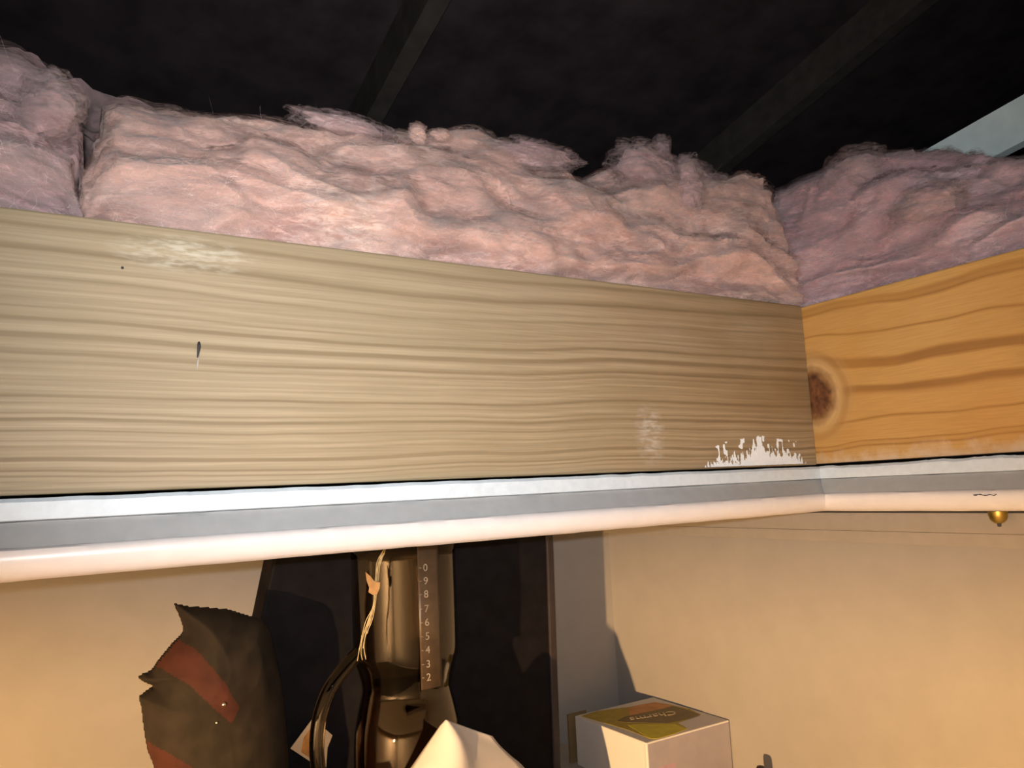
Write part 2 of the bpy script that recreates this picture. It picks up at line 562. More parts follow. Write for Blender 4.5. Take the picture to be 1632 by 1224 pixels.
t1 = struct(empty('trim_1', (0.33, YB, -0.02)), 'white painted hatch trim under the long grey joist')
t2 = struct(empty('trim_2', (XB, 0.2, -0.02)), 'white painted hatch trim under the short orange joist')
for t, p0, p1, a0, a1, inw, sd in ((t1, (HX, YB, 0), (XB, YB, 0), 0, 1, (0, -1, 0), 1), (t2, (XB, YB, 0), (XB, HY, 0), 1, 0, (-1, 0, 0), 40)):
    sweep('drywall_edge', STRIP, p0, p1, a0, a1, inw, M['edge_paint'], t, 0.00008, 260, 0.0012 if t is t2 else 0.0003, sd)
    sweep('grey_band', BAND, p0, p1, a0, a1, inw, M['grey_band'], t, 0.00025, 120, 0, sd + 1)
    sweep('rounded_bead', BEAD, p0, p1, a0, a1, inw, M['bead'], t, 0.0002, 120, 0, sd + 2)
cr = []
for i, yy in enumerate(np.linspace(0.398, 0.377, 15)):
    cr.append((XB - 0.0243, yy, -0.0262 + 0.0006 * fbm(yy * 300, 0, 0, 3, 2)))
ck = tube('crack', cr, [0.0002 + 0.0006 * abs(math.sin(i * 1.1)) * (1 - i / 18) for i in range(15)], M['dark'], t2, 6)
ck['label'] = 'dark crack in the white paint'

# stepped moulding along the top of the right wall
MO = [(0.0, -0.0425), (0.0150, -0.0445), (0.0155, -0.0475), (0.0135, -0.0625), (0.0125, -0.0640), (0.0105, -0.0645), (0.0075, -0.0775), (0.0, -0.0782)]
t3 = struct(empty('trim_3', (XW, 0.4, -0.06)), 'beige stepped moulding along the top of the right wall')
sweep('moulding', MO[:5] + [(0.0, -0.0642)], (XW, YW, 0), (XW, HY - 0.5, 0), 0, 0, (-1, 0, 0), M['mould'], t3, 0.0, 30)
sweep('moulding_foot', [(0.0, -0.0640)] + MO[5:], (XW, YW, 0), (XW, HY - 0.5, 0), 0, 0, (-1, 0, 0), M['mould'], t3, 0.0, 30)

# small brass catch under the trim
kb = empty('brass_catch', (XW - 0.012, 0.385, -0.042))
tag(kb, 'small round brass catch poking down below the white trim at the right edge', 'catch')
lathe('dome', [(0.0, -0.0535), (0.003, -0.0532), (0.0056, -0.0515), (0.0075, -0.0485), (0.0082, -0.0450), (0.0082, -0.0420)], (XW - 0.0245, 0.388), M['brass'], kb, 24)
lathe('pin', [(0.0, -0.0565), (0.0016, -0.0560), (0.0020, -0.0520)], (XW - 0.0245, 0.388), M['dark'], kb, 12)


# ------------------------------------------------------------------ joists
def joist(name, lo, hi, mat, label):
    t = tag(empty(name, ((lo[0] + hi[0]) / 2, (lo[1] + hi[1]) / 2, lo[2])), label, 'joist')
    box('board', lo, hi, mat, t, 0.0016, 2)
    return t

j1 = joist('ceiling_joist', (HX, YB, 0.0105), (XB - 0.0006, YB + 0.038, 0.199), M['wood_grey'], 'long greyish brown wooden joist with fine grain and a white paint smear')
j2 = joist('ceiling_joist', (XB, HY, 0.0115), (XB + 0.038, YB + 0.038, 0.1975), M['wood_orange'], 'short orange pine joist with a dark knot at the corner')

def paint_smear():
    x0, x1, z0, z1 = 0.585, 0.745, 0.0125, 0.050
    nx, nz = 300, 76
    X = np.linspace(x0, x1, nx); Z = np.linspace(z0, z1, nz)
    gx, gz = np.meshgrid((X[1:] + X[:-1]) / 2, (Z[1:] + Z[:-1]) / 2, indexing='ij')
    px = np.array([0.585, 0.612, 0.628, 0.643, 0.655, 0.663, 0.672, 0.684, 0.697, 0.712, 0.727, 0.737, 0.745])
    pz = np.array([0.013, 0.016, 0.020, 0.022, 0.029, 0.033, 0.036, 0.029, 0.024, 0.024, 0.026, 0.017, 0.012])
    top = np.interp(gx, px, pz)
    nn = noise3(gx * 420, gz * 130, 0, 5) * 0.7 + noise3(gx * 900, gz * 300, 0, 8) * 0.5
    keep = nn > ((gz - top) / 0.0085 + 0.10)
    col_ = (gx > 0.6665) & (gx < 0.6745) & (gz > 0.02) & (gz < 0.0435) & (nn > -0.75)
    keep |= col_
    sp = noise3(gx * 260, gz * 150, 4, 15)
    keep |= (sp > 0.60) & (gz < 0.045 - 0.12 * np.abs(gx - 0.672)) & (gx > 0.60)
    idx = {}
    v, f = [], []
    def vid(i, j, k):
        if (i, j, k) not in idx:
            idx[(i, j, k)] = len(v)
            v.append((X[i] + 0.0002 * random.uniform(-1, 1), YB - (0.0004 if k else -0.0005), Z[j] + 0.0002 * random.uniform(-1, 1)))
        return idx[(i, j, k)]
    for i, j in zip(*np.nonzero(keep)):
        f.append((vid(i, j, 1), vid(i + 1, j, 1), vid(i + 1, j + 1, 1), vid(i, j + 1, 1)))
    o = mesh('paint_smear', v, f, M['smear'], j1)
    o['label'] = 'flaky white paint smear'
    o['kind'] = 'stuff'
paint_smear()
tube('nail', [(0.0935, YB + 0.001, 0.1158), (0.0934, YB - 0.0012, 0.1120), (0.0925, YB - 0.0004, 0.1040)], [0.0010, 0.0013, 0.0005], M['dark'], j1, 8)
tube('splinter', [(0.0936, YB - 0.0002, 0.1065), (0.0926, YB - 0.0006, 0.100), (0.0922, YB - 0.0002, 0.0955)], [0.0003, 0.0006, 0.0003], M['paper'], j1, 6)
tube('nail_hole', [(0.043, YB + 0.001, 0.1652), (0.043, YB - 0.0003, 0.1652)], [0.001, 0.001], M['dark'], j1, 8)


# ------------------------------------------------------------------ fibreglass insulation
def batt(name, label, s0, s1, axis, front, ridge, mat, seed, amp=1.0, ends=(0.02, 0.02), nu=420, nv=120, nfib=5200, tufts=(), fuzzmat=None):
    """a fluffy batt lying behind a joist. axis 0 runs along X behind Y=front, axis 1 along Y behind X=front"""
    sec = [(0.050, 0.182), (0.004, 0.188), (-0.008, 0.212), (-0.011, 0.240), (-0.002, 0.275), (0.022, None, -0.052), (0.050, None, -0.018), (0.082, None, 0.0), (0.13, None, -0.004), (0.18, None, -0.03), (0.24, None, -0.09), (0.30, 0.16)]
    U = np.linspace(s0, s1, nu)
    rx, rz = np.array(ridge).T
    o_ = np.argsort(rx)
    zr = np.interp(U, rx[o_], rz[o_])
    L = []
    for k in sec:
        off = np.full(nu, k[0])
        z = np.full(nu, k[1]) if k[1] is not None else zr + k[2]
        L.append(np.stack([off, z], -1))
    L = np.stack(L, 1)
    L[:, 4, 1] = np.minimum(L[:, 4, 1], zr - 0.07)
    # resample each section evenly
    T = np.linspace(0, 1, nv) ** 1.25
    seg = np.linspace(0, 1, L.shape[1])
    P = np.zeros((nu, nv, 2))
    tt = T * (L.shape[1] - 1)
    i0 = np.clip(tt.astype(int), 0, L.shape[1] - 2); fr = tt - i0
    g = lambda i: L[:, np.clip(i, 0, L.shape[1] - 1), :]
    a, b, c, d = g(i0 - 1), g(i0), g(i0 + 1), g(i0 + 2)
    fr = fr[None, :, None]
    P = 0.5 * (2 * b + (c - a) * fr + (2 * a - 5 * b + 4 * c - d) * fr ** 2 + (3 * b - a - 3 * c + d) * fr ** 3)
    # round the ends
    e0, e1 = ends
    k = np.minimum(np.clip((U - s0) / max(e0, 1e-4), 0, 1), np.clip((s1 - U) / max(e1, 1e-4), 0, 1))
    k = np.sqrt(np.clip(1 - (1 - k) ** 2, 0, 1))
    P[:, :, 1] = 0.185 + (P[:, :, 1] - 0.185) * (0.25 + 0.75 * k[:, None])
    P[:, :, 0] = 0.06 + (P[:, :, 0] - 0.06) * (0.35 + 0.65 * k[:, None])
    u = np.repeat(U[:, None], nv, 1)
    off, z = P[:, :, 0], P[:, :, 1]
    # section normals
    dv = np.gradient(P, axis=1)
    nrm = np.stack([-dv[:, :, 1], dv[:, :, 0]], -1)
    nrm /= np.linalg.norm(nrm, axis=-1, keepdims=True) + 1e-9
    # layered folds: noise stretched along the batt and warped
    wx = fbm(u * 9, off * 9, z * 9, seed, 3) * 0.03
    wz = fbm(u * 7, off * 8, z * 12, seed + 31, 3) * 0.022
    lay = 1 - np.abs(fbm((u + wx) * 6, off * 18, (z + wz) * 27, seed + 3, 2)) * 1.5
    lay2 = 1 - np.abs(fbm((u + wx) * 15, off * 44, (z + wz * 1.4) * 80, seed + 7, 2)) * 1.5
    lump = fbm(u * 13, off * 15, z * 17, seed + 11, 3)
    fine = fbm(u * 150, off * 200, z * 320, seed + 13, 3)
    h = 0.0125 * lay + 0.0040 * lay2 + 0.010 * lump + 0.0004 * fine - 0.011
    h = h * amp
    fade = smooth(T / 0.10)[None, :]          # tuck the foot behind the joist
    h = h * fade
    off2 = off + nrm[:, :, 0] * h
    z2 = z + nrm[:, :, 1] * h
    u2 = u + 0.006 * fbm(u * 22, off * 22, z * 30, seed + 19, 3) * fade
    if axis == 0:
        V = np.stack([u2, front + off2, z2], -1)
    else:
        V = np.stack([front + off2, u2, z2], -1)
    f = grid_faces(nu, nv)
    if axis == 0: f = f[:, ::-1]
    o = mesh('wool', V.reshape(-1, 3), f, mat, None, True)
    root = tag(empty(name, tuple(V[nu // 2, nv // 3])), label, 'insulation', 'fibreglass batts behind the joists')
    o.parent = root; o.matrix_parent_inverse = root.matrix_world.inverted()
    # wispy outer layers
    st = 2
    sv, sf, cnt = [], [], 0
    hs = (0.0125 * lay + 0.012 * lump - 0.009) * amp
    for q in range(4):
        hh = (hs + 0.0002 + 0.0021 * q + 0.002 * fbm(u * 30, off * 40, z * 60 + q * 7, seed + 60 + q, 2)) * fade
        a_ = off + nrm[:, :, 0] * hh; b_ = z + nrm[:, :, 1] * hh
        W_ = (np.stack([u2, front + a_, b_], -1) if axis == 0 else np.stack([front + a_, u2, b_], -1))[::st, ::st]
        n0, n1 = W_.shape[:2]
        ff = grid_faces(n0, n1)
        if axis == 0: ff = ff[:, ::-1]
        sv.append(W_.reshape(-1, 3)); sf.append(ff + cnt); cnt += n0 * n1
    fz = mesh('fuzz', np.concatenate(sv), np.concatenate(sf), fuzzmat, root, True)
    fz['kind'] = 'stuff'
    # tufts
    for (tu, tz, to, tr, st) in tufts:
        c0 = np.array([tu, front + to, tz]) if axis == 0 else np.array([front + to, tu, tz])
        tuft(c0, tr, st, M['greypink'] if tr > 0.012 else mat, root, seed, M['fuzz_grey'] if tr > 0.012 else fuzzmat)
    # loose fibres teased out of the surface
    jmax = int(nv * 0.60)
    ii = rng.integers(2, nu - 2, nfib); jj = rng.integers(4, jmax, nfib)
    base = V[ii, jj]
    tu_ = V[np.minimum(ii + 2, nu - 1), jj] - V[np.maximum(ii - 2, 0), jj]
    tv_ = V[ii, np.minimum(jj + 1, nv - 1)] - V[ii, np.maximum(jj - 1, 0)]
    tu_ /= np.linalg.norm(tu_, axis=1, keepdims=True) + 1e-9
    tv_ /= np.linalg.norm(tv_, axis=1, keepdims=True) + 1e-9
    nn = np.cross(tv_, tu_) if axis == 0 else np.cross(tu_, tv_)
    nn /= np.linalg.norm(nn, axis=1, keepdims=True) + 1e-9
    sgn = np.sign((nn * (np.array([0, -1, 0.6]) if axis == 0 else np.array([-1, 0, 0.6]))).sum(1)); sgn[sgn == 0] = 1
    nn *= sgn[:, None]
    K = 6
    ln = rng.uniform(0.005, 0.020, nfib)
    ang = rng.normal(0, 0.55, nfib); ang += np.where(rng.random(nfib) < 0.5, np.pi, 0)
    dirv = tu_ * np.cos(ang)[:, None] + tv_ * np.sin(ang)[:, None]
    side = -tu_ * np.sin(ang)[:, None] + tv_ * np.cos(ang)[:, None]
    curl = rng.normal(0, 0.8, nfib); lift = (np.abs(rng.normal(0, 0.10, nfib)) + 0.15) * np.clip(1.15 - 1.9 * jj / nv, 0.05, 1)
    wob = rng.uniform(0, 6.28, nfib)
    VV = []
    wd = rng.uniform(0.00006, 0.00016, nfib)
    for q in range(K):
        t = q / (K - 1)
        p = base + dirv * (ln * t)[:, None] + side * (ln * (curl * t * t + 0.08 * np.sin(wob + t * 7)))[:, None] + nn * (0.0006 + ln * lift * t * (1.5 - 0.8 * t))[:, None]
        ww = (wd * (1 - 0.6 * t))[:, None]
        VV += [p - side * ww, p + side * ww]
    VV = np.stack(VV, 1)
    ff = []
    for q in range(K - 1):
        ff.append(np.array([2 * q, 2 * q + 1, 2 * q + 3, 2 * q + 2]))
    ff = np.stack(ff)[None] + (np.arange(nfib) * 2 * K)[:, None, None]
    fo = mesh('loose_fibres', VV.reshape(-1, 3), ff.reshape(-1, 4), M['fibre'], root)
    fo['kind'] = 'stuff'
    return root


def tuft(c0, r, stretch, mat, root, seed, fuzz):
    bm = bmesh.new()
    bmesh.ops.create_icosphere(bm, subdivisions=5, radius=1.0)
    P = np.array([v.co[:] for v in bm.verts])
    F_ = np.array([[v.index for v in f.verts] for f in bm.faces])
    s = seed + int(abs(c0[0]) * 1000)
    def form(grow, k, amp):
        tw_ = 0.9 * P[:, 2]                                   # a slight curl
        x = P[:, 0] * np.cos(tw_) - P[:, 1] * np.sin(tw_); y = P[:, 0] * np.sin(tw_) + P[:, 1] * np.cos(tw_)
        d = grow + 0.26 * fbm(x * 1.2, y * 1.2, P[:, 2] * 1.2, s, 2) + 0.10 * (1 - np.abs(fbm(x * 1.5, y * 1.5, P[:, 2] * 3.2, s + 2, 2)) * 2) + amp * fbm(x * 4, y * 4, P[:, 2] * 7, s + 30 + k, 2)
        return P * d[:, None] * r * np.array(stretch) + c0
    for v, q in zip(bm.verts, form(0.86, 0, 0.02)): v.co = q
    o = bm_obj('tuft', bm, mat, root, True)
    n0 = len(P)
    z = mesh('tuft_fuzz', np.concatenate([form(0.95 + 0.13 * k, k, 0.10) for k in range(4)]), np.concatenate([F_ + n0 * k for k in range(4)]), fuzz, root, True)
    z['kind'] = 'stuff'
    return o


RIDGE_L = [(-0.05, 0.340), (0.017, 0.336), (0.05, 0.338), (0.09, 0.340), (0.127, 0.346), (0.166, 0.356), (0.213, 0.363), (0.271, 0.371), (0.305, 0.375), (0.348, 0.376), (0.393, 0.378), (0.45, 0.378), (0.51, 0.376), (0.537, 0.368), (0.565, 0.376), (0.606, 0.385), (0.655, 0.392), (0.713, 0.402), (0.771, 0.412), (0.834, 0.42), (0.9, 0.42)]
batt('insulation_batt', 'long pink fibreglass batt bulging above the grey joist', 0.018, 0.800, 0, 0.612, RIDGE_L, M['pink'], 3, fuzzmat=M['fuzz_pink'],
     ends=(0.035, 0.006), nu=620, nv=150, nfib=7000,
     tufts=[(0.308, 0.350, 0.045, 0.008, (1.0, 0.8, 1.2)), (0.335, 0.358, 0.05, 0.008, (1.3, 0.8, 0.7)), (0.655, 0.396, 0.070, 0.014, (0.8, 0.8, 2.0)), (0.605, 0.366, 0.045, 0.026, (1.5, 0.9, 1.1)), (0.645, 0.345, 0.018, 0.018, (0.9, 0.8, 1.5)), (0.70, 0.372, 0.055, 0.022, (1.4, 0.9, 0.9)), (0.44, 0.352, 0.035, 0.016, (2.6, 0.8, 0.7)), (0.23, 0.343, 0.04, 0.014, (2.8, 0.8, 0.6))])
RIDGE_R = [(0.70, 0.40), (0.615, 0.405), (0.586, 0.404), (0.536, 0.384), (0.495, 0.380), (0.459, 0.364), (0.419, 0.347), (0.375, 0.325), (0.30, 0.30), (0.0, 0.30)]
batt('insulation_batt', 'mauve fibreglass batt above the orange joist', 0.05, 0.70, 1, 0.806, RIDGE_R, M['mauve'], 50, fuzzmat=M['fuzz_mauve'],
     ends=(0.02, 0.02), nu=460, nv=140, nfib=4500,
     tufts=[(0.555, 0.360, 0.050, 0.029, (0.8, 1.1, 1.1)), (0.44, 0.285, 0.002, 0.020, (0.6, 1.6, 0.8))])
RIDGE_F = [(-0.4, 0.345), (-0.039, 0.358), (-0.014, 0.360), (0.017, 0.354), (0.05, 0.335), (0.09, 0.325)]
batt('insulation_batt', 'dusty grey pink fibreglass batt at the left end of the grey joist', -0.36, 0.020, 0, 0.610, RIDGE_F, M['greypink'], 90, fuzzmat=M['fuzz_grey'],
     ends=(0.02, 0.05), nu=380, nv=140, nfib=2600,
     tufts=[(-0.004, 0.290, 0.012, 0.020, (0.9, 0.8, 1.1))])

# loose dusty wool lying further back, seen over the long batt
def back_wool():
    nu, nv = 260, 90
    u = np.linspace(-0.3, 1.25, nu)[:, None] + np.zeros((1, nv)); y = np.linspace(0.935, 1.9, nv)[None, :] + np.zeros((nu, 1))
    z = 0.395 + 0.10 * smooth((0.30 - u) / 0.4) + 0.03 * fbm(u * 6, y * 6, 0, 200, 4) + 0.008 * fbm(u * 40, y * 40, 0, 210, 3) - 0.05 * smooth((u - 0.1) / 0.4)
    V = np.stack([u, y, z], -1).reshape(-1, 3)
    o = mesh('attic_insulation', V, grid_faces(nu, nv), M['greypink'], None, True)
    tag(o, 'dusty grey insulation spread over the attic floor behind the pink batt', 'insulation', None, 'stuff')
back_wool()

# ------------------------------------------------------------------ roof over the attic
SL = 0.24                       # the roof falls away along +Y
def roof_z(y): return 1.02 - SL * (y - 1.0)
def beam(name, x0, x1, ya, yb, lo, hi, mat, parent):
    v = []
    for y in (ya, yb):
        z = roof_z(y)
        v += [(x0, y, z + lo), (x1, y, z + lo), (x1, y, z + hi), (x0, y, z + hi)]
    f = [(0, 1, 2, 3), (7, 6, 5, 4), (0, 4, 5, 1), (1, 5, 6, 2), (2, 6, 7, 3), (3, 7, 4, 0)]
    return mesh(name, v, f, mat, parent)
rf = struct(empty('roof', (0.5, 1.0, 1.1)), 'dark attic roof with faint rafters running down to the eaves')
beam('sheathing', -2.5, 4.5, -2.0, 3.6, 0.10, 0.12, M['roof'], rf)
for x in (-0.43, 0.62, 1.67, 2.72):
    beam('rafter', x, x + 0.042, -2.0, 3.6, 0.0, 0.10, M['rafter'], rf)
struct(box('wall_eaves', (-2.5, 3.5, -0.02), (4.5, 3.6, 0.6), M['roof']), 'black far end of the attic')

# ------------------------------------------------------------------ shelf and the things on it
sh = tag(empty('shelf', (0.3, 0.8, ZS)), 'grey shelf carrying the pitcher and the white carton', 'shelf')
box('shelf_board', (-0.18, 0.52, ZS - 0.025), (XW - 0.001, YW - 0.001, ZS), M['shelf'], sh, 0.002)

# black flat case
PY = 0.872
case = tag(empty('black_case', (0.45, PY, ZS)), 'tall flat black case leaning upright against the wall behind the pitcher', 'case')
def prism_y(name, poly, y0, y1, mat, parent, bev=0.0):
    bm = bmesh.new()
    a = [bm.verts.new((x, y0, z)) for x, z in poly]
    f = bm.faces.new(a)
    r = bmesh.ops.extrude_face_region(bm, geom=[f])
    for v in r['geom']:
        if isinstance(v, bmesh.types.BMVert): v.co.y = y1
    bmesh.ops.recalc_face_normals(bm, faces=bm.faces)
    if bev: bmesh.ops.bevel(bm, geom=list(bm.edges), offset=bev, segments=2, profile=0.5, affect='EDGES')
    return bm_obj(name, bm, mat, parent)
prism_y('panel', [(0.150, ZS), (0.574, ZS), (0.5825, -0.047), (0.2220, -0.047)], PY, PY + 0.045, M['black'], case, 0.003)
prism_y('rim', [(0.567, ZS), (0.578, ZS), (0.5865, -0.046), (0.5755, -0.046)], PY - 0.003, PY + 0.047, M['black_edge'], case, 0.002)

# dark bag with a red panel
bag = tag(empty('cloth_bag', (0.14, 0.83, ZS)), 'crumpled dark brown cloth bag with red patches and pointed corners', 'bag')
BP = [(275, 960), (300, 965), (330, 967), (365, 970), (395, 980), (415, 985), (428, 1000), (440, 1050), (452, 1120), (458, 1200), (462, 1290), (466, 1440), (400, 1440), (300, 1440), (290, 1440), (268, 1290), (247, 1228), (234, 1195), (228, 1160), (225, 1130), (220, 1110), (230, 1102), (244, 1092), (234, 1089), (222, 1083), (219, 1078), (228, 1072), (240, 1068), (254, 1048), (272, 1026), (290, 1008), (291, 1000), (285, 982)]
def bag_mesh():
    Yc = 0.825
    P = np.array([on_y(x, y, Yc)[[0, 2]] for x, y in BP])
    P[:, 1] = np.maximum(P[:, 1], ZS + 0.001)
    n = len(P)
    # signed-distance inflated outline on a regular grid
    nx, nz = 150, 170
    lo, hi = P.min(0) - 0.004, P.max(0) + 0.004
    gx, gz = np.meshgrid(np.linspace(lo[0], hi[0], nx), np.linspace(lo[1], hi[1], nz), indexing='ij')
    ins = np.zeros_like(gx, bool); dist = np.full_like(gx, 9.0)
    for i in range(n):
        a, b = P[i], P[(i + 1) % n]
        cond = ((a[1] > gz) != (b[1] > gz)) & (gx < (b[0] - a[0]) * (gz - a[1]) / (b[1] - a[1] + 1e-12) + a[0])
        ins ^= cond
        t = np.clip(((gx - a[0]) * (b[0] - a[0]) + (gz - a[1]) * (b[1] - a[1])) / (((b - a) ** 2).sum() + 1e-12), 0, 1)
        dist = np.minimum(dist, np.hypot(gx - a[0] - t * (b[0] - a[0]), gz - a[1] - t * (b[1] - a[1])))
    thick = 0.046 * np.sqrt(np.clip(1 - (1 - np.clip(dist / 0.07, 0, 1)) ** 2, 0, 1))
    wr = 0.004 * (1 - np.abs(fbm(gx * 12, gz * 9, 0, 300, 2)) * 2) + 0.0012 * fbm(gx * 50, gz * 30, 1, 310, 2)
    thick = thick + wr * np.clip(dist / 0.02, 0, 1)
    thick = np.maximum(thick, 0.0012)
    red = lambda x, z: (np.abs((z + 0.158) + 0.62 * (x - 0.125)) < 0.018 + 0.10 * (0.19 - x).clip(0, .05)) & (x > 0.118) & (x < 0.185)
    idx, v = {}, []
    def vid(i, j, k):
        if (i, j, k) not in idx:
            idx[(i, j, k)] = len(v)
            v.append((gx[i, j], Yc - thick[i, j] if k == 0 else Yc + 0.35 * thick[i, j], gz[i, j]))
        return idx[(i, j, k)]
    cells = ins[:-1, :-1] & ins[1:, :-1] & ins[1:, 1:] & ins[:-1, 1:]
    rp = [on_y(x, y, Yc - 0.03)[[0, 2]] for x, y in ((272, 1020), (310, 1035), (352, 1085), (375, 1125), (362, 1148), (335, 1125), (300, 1092), (262, 1072), (240, 1068), (254, 1048))]
    rp2 = [on_y(x, y, Yc - 0.02)[[0, 2]] for x, y in ((226, 1185), (262, 1196), (300, 1216), (320, 1270), (230, 1275))]
    def inpoly(x, z, poly):
        c = False
        for i in range(len(poly)):
            a, b = poly[i], poly[(i + 1) % len(poly)]
            if (a[1] > z) != (b[1] > z) and x < (b[0] - a[0]) * (z - a[1]) / (b[1] - a[1]) + a[0]: c = not c
        return c
    fb, fr = [], []
    for i, j in zip(*np.nonzero(cells)):
        q = (vid(i, j, 0), vid(i + 1, j, 0), vid(i + 1, j + 1, 0), vid(i, j + 1, 0))
        x, z = gx[i, j], gz[i, j]
        (fr if inpoly(x, z, rp) or inpoly(x, z, rp2) else fb).append(q)
        fb.append((vid(i, j + 1, 1), vid(i + 1, j + 1, 1), vid(i + 1, j, 1), vid(i, j, 1)))
    # close the rim
    for i in range(nx - 1):
        for j in range(nz - 1):
            if not cells[i, j]: continue
            for di, dj, a, b in ((-1, 0, (i, j + 1), (i, j)), (1, 0, (i + 1, j), (i + 1, j + 1)), (0, -1, (i, j), (i + 1, j)), (0, 1, (i + 1, j + 1), (i, j + 1))):
                ii, jj = i + di, j + dj
                if ii < 0 or jj < 0 or ii >= nx - 1 or jj >= nz - 1 or not cells[ii, jj]:
                    fb.append((vid(*b, 0), vid(*a, 0), vid(*a, 1), vid(*b, 1)))
    def sub(name, faces, mat):
        used = sorted({k for q in faces for k in q}); mp = {k: n_ for n_, k in enumerate(used)}
        return mesh(name, [v[k] for k in used], [[mp[k] for k in q] for q in faces], mat, bag, True)
    sub('body', fb, M['bag'])
    o = sub('red_patch', fr, M['bag_red']); o['label'] = 'dull red cloth patch'
    return gx, gz, thick, Yc
gx_, gz_, th_, Yc_ = bag_mesh()
for px, py, r in ((347, 1154, 0.0013), (358, 1124, 0.0022)):
    p = on_y(px, py, Yc_ - 0.052)
    i = int(np.argmin((gx_[:, 0] - p[0]) ** 2)); j = int(np.argmin((gz_[0] - p[2]) ** 2))
    bm = bmesh.new(); bmesh.ops.create_uvsphere(bm, u_segments=12, v_segments=8, radius=r, matrix=Matrix.Translation((p[0], Yc_ - th_[i, j] - r * 0.3, p[2])))
    bm_obj('rivet', bm, M['steel'], bag, True)

# glass pitcher
PC = (0.340, 0.800)
pit = tag(empty('glass_pitcher', (PC[0], PC[1], ZS)), 'smoky glass pitcher with a side handle and a numbered scale', 'pitcher')
outer = [(0.0, ZS + 0.001), (0.036, ZS + 0.001), (0.043, ZS + 0.006), (0.051, -0.345), (0.0555, -0.310), (0.0570, -0.278), (0.0555, -0.246), (0.051, -0.222), (0.0478, -0.208), (0.0475, -0.200), (0.0505, -0.186), (0.0545, -0.172), (0.0558, -0.158), (0.0562, -0.12), (0.0565, -0.050)]
inner = [(r - 0.003, z) for r, z in reversed(outer[2:])]
inner[-1] = (0.038, ZS + 0.008)
def dense(p, n=5): return [tuple(q) for q in spline(p, n)]
lathe('glass_body', dense(outer[1:], 4) and [outer[0]] + dense(outer[1:], 4) + dense(inner, 4) + [(0.0, ZS + 0.007)], PC, M['glass'], pit, 72)
lq = [(0.0, -0.204)] + [(r, z) for r, z in reversed([(q[0] - 0.0036, q[1]) for q in dense(outer[2:], 4)]) if -0.368 < z <= -0.204] + [(0.0, -0.3675)]
lathe('dark_liquid', lq, PC, M['liquid'], pit, 64)
view = np.array([PC[0], PC[1]]); view /= np.linalg.norm(view)
rgt = np.array([view[1], -view[0]])
def on_neck(side, z, r=0.0568):           # a point on the neck, side = -1..1 across its width seen from the hatch
    c = math.sqrt(1 - side * side)
    p = np.array(PC) - view * c * r + rgt * side * r
    return np.array([p[0], p[1], z])
hp = [on_y(x, y, 0.80) for x, y in ((580, 1032), (566, 1046), (545, 1070), (522, 1104), (508, 1150), (505, 1205), (515, 1250), (545, 1290), (588, 1300))]
hp = spline(hp, 6)
tube('handle', hp, [0.0075] * len(hp), M['handle_glass'], pit, 16, 0.8)
# numbered strip on the neck
strip_v, strip_f = [], []
NS = 10
for z in (-0.196, -0.052):
    for k in range(NS):
        a = on_neck(0.25 + 0.38 * k / (NS - 1), z, 0.0568); strip_v.append(a)
for z in (-0.196, -0.052):
    for k in range(NS):
        a = on_neck(0.25 + 0.38 * k / (NS - 1), z, 0.0575); strip_v.append(a)
for k in range(NS - 1):
    strip_f += [(2 * NS + k, 2 * NS + k + 1, 3 * NS + k + 1, 3 * NS + k), (k, NS + k, NS + k + 1, k + 1)]
    strip_f += [(k, k + 1, 2 * NS + k + 1, 2 * NS + k), (NS + k, 3 * NS + k, 3 * NS + k + 1, NS + k + 1)]
strip_f += [(0, 2 * NS, 3 * NS, NS), (NS - 1, 2 * NS - 1, 4 * NS - 1, 3 * NS - 1)]
st = mesh('scale_strip', strip_v, strip_f, M['scale'], pit, True)

def text_mesh(s, size, depth=0.0, shear=0.0):
    cu = bpy.data.curves.new('t', 'FONT')
    cu.body = s; cu.size = size; cu.extrude = depth; cu.align_x = 'CENTER'; cu.align_y = 'CENTER'; cu.shear = shear
    to = bpy.data.objects.new('t', cu); C.objects.link(to)
    bpy.context.view_layer.update()
    dg = bpy.context.evaluated_depsgraph_get()
    me = bpy.data.meshes.new_from_object(to.evaluated_get(dg))
    bpy.data.objects.remove(to)
    return me

zt = [on_y(676, y, 0.752)[2] for y in (903.7, 924.6, 945.5, 968.4, 990.0, 1012.0, 1033.8, 1056.0, 1077.0)]
for ch, z in zip('098765432', zt):
    me = text_mesh(ch, 0.0105, 0.0002)
    sd = 0.385
    p = on_neck(sd, z, 0.0579)
    nrm = np.array([p[0] - PC[0], p[1] - PC[1], 0]); nrm /= np.linalg.norm(nrm)
    xa = np.array([-nrm[1], nrm[0], 0])
    mw = Matrix([[xa[0], 0, nrm[0], p[0]], [xa[1], 0, nrm[1], p[1]], [0, 1, 0, p[2]], [0, 0, 0, 1]])
    me.transform(mw)
    link('digit', me, M['print_white'], st)
    a, b = on_neck(0.275, z + 0.0004, 0.0578), on_neck(0.315, z + 0.0004, 0.0578)
    tube('tick', [a, b], 0.0004, M['print_white'], st, 5)

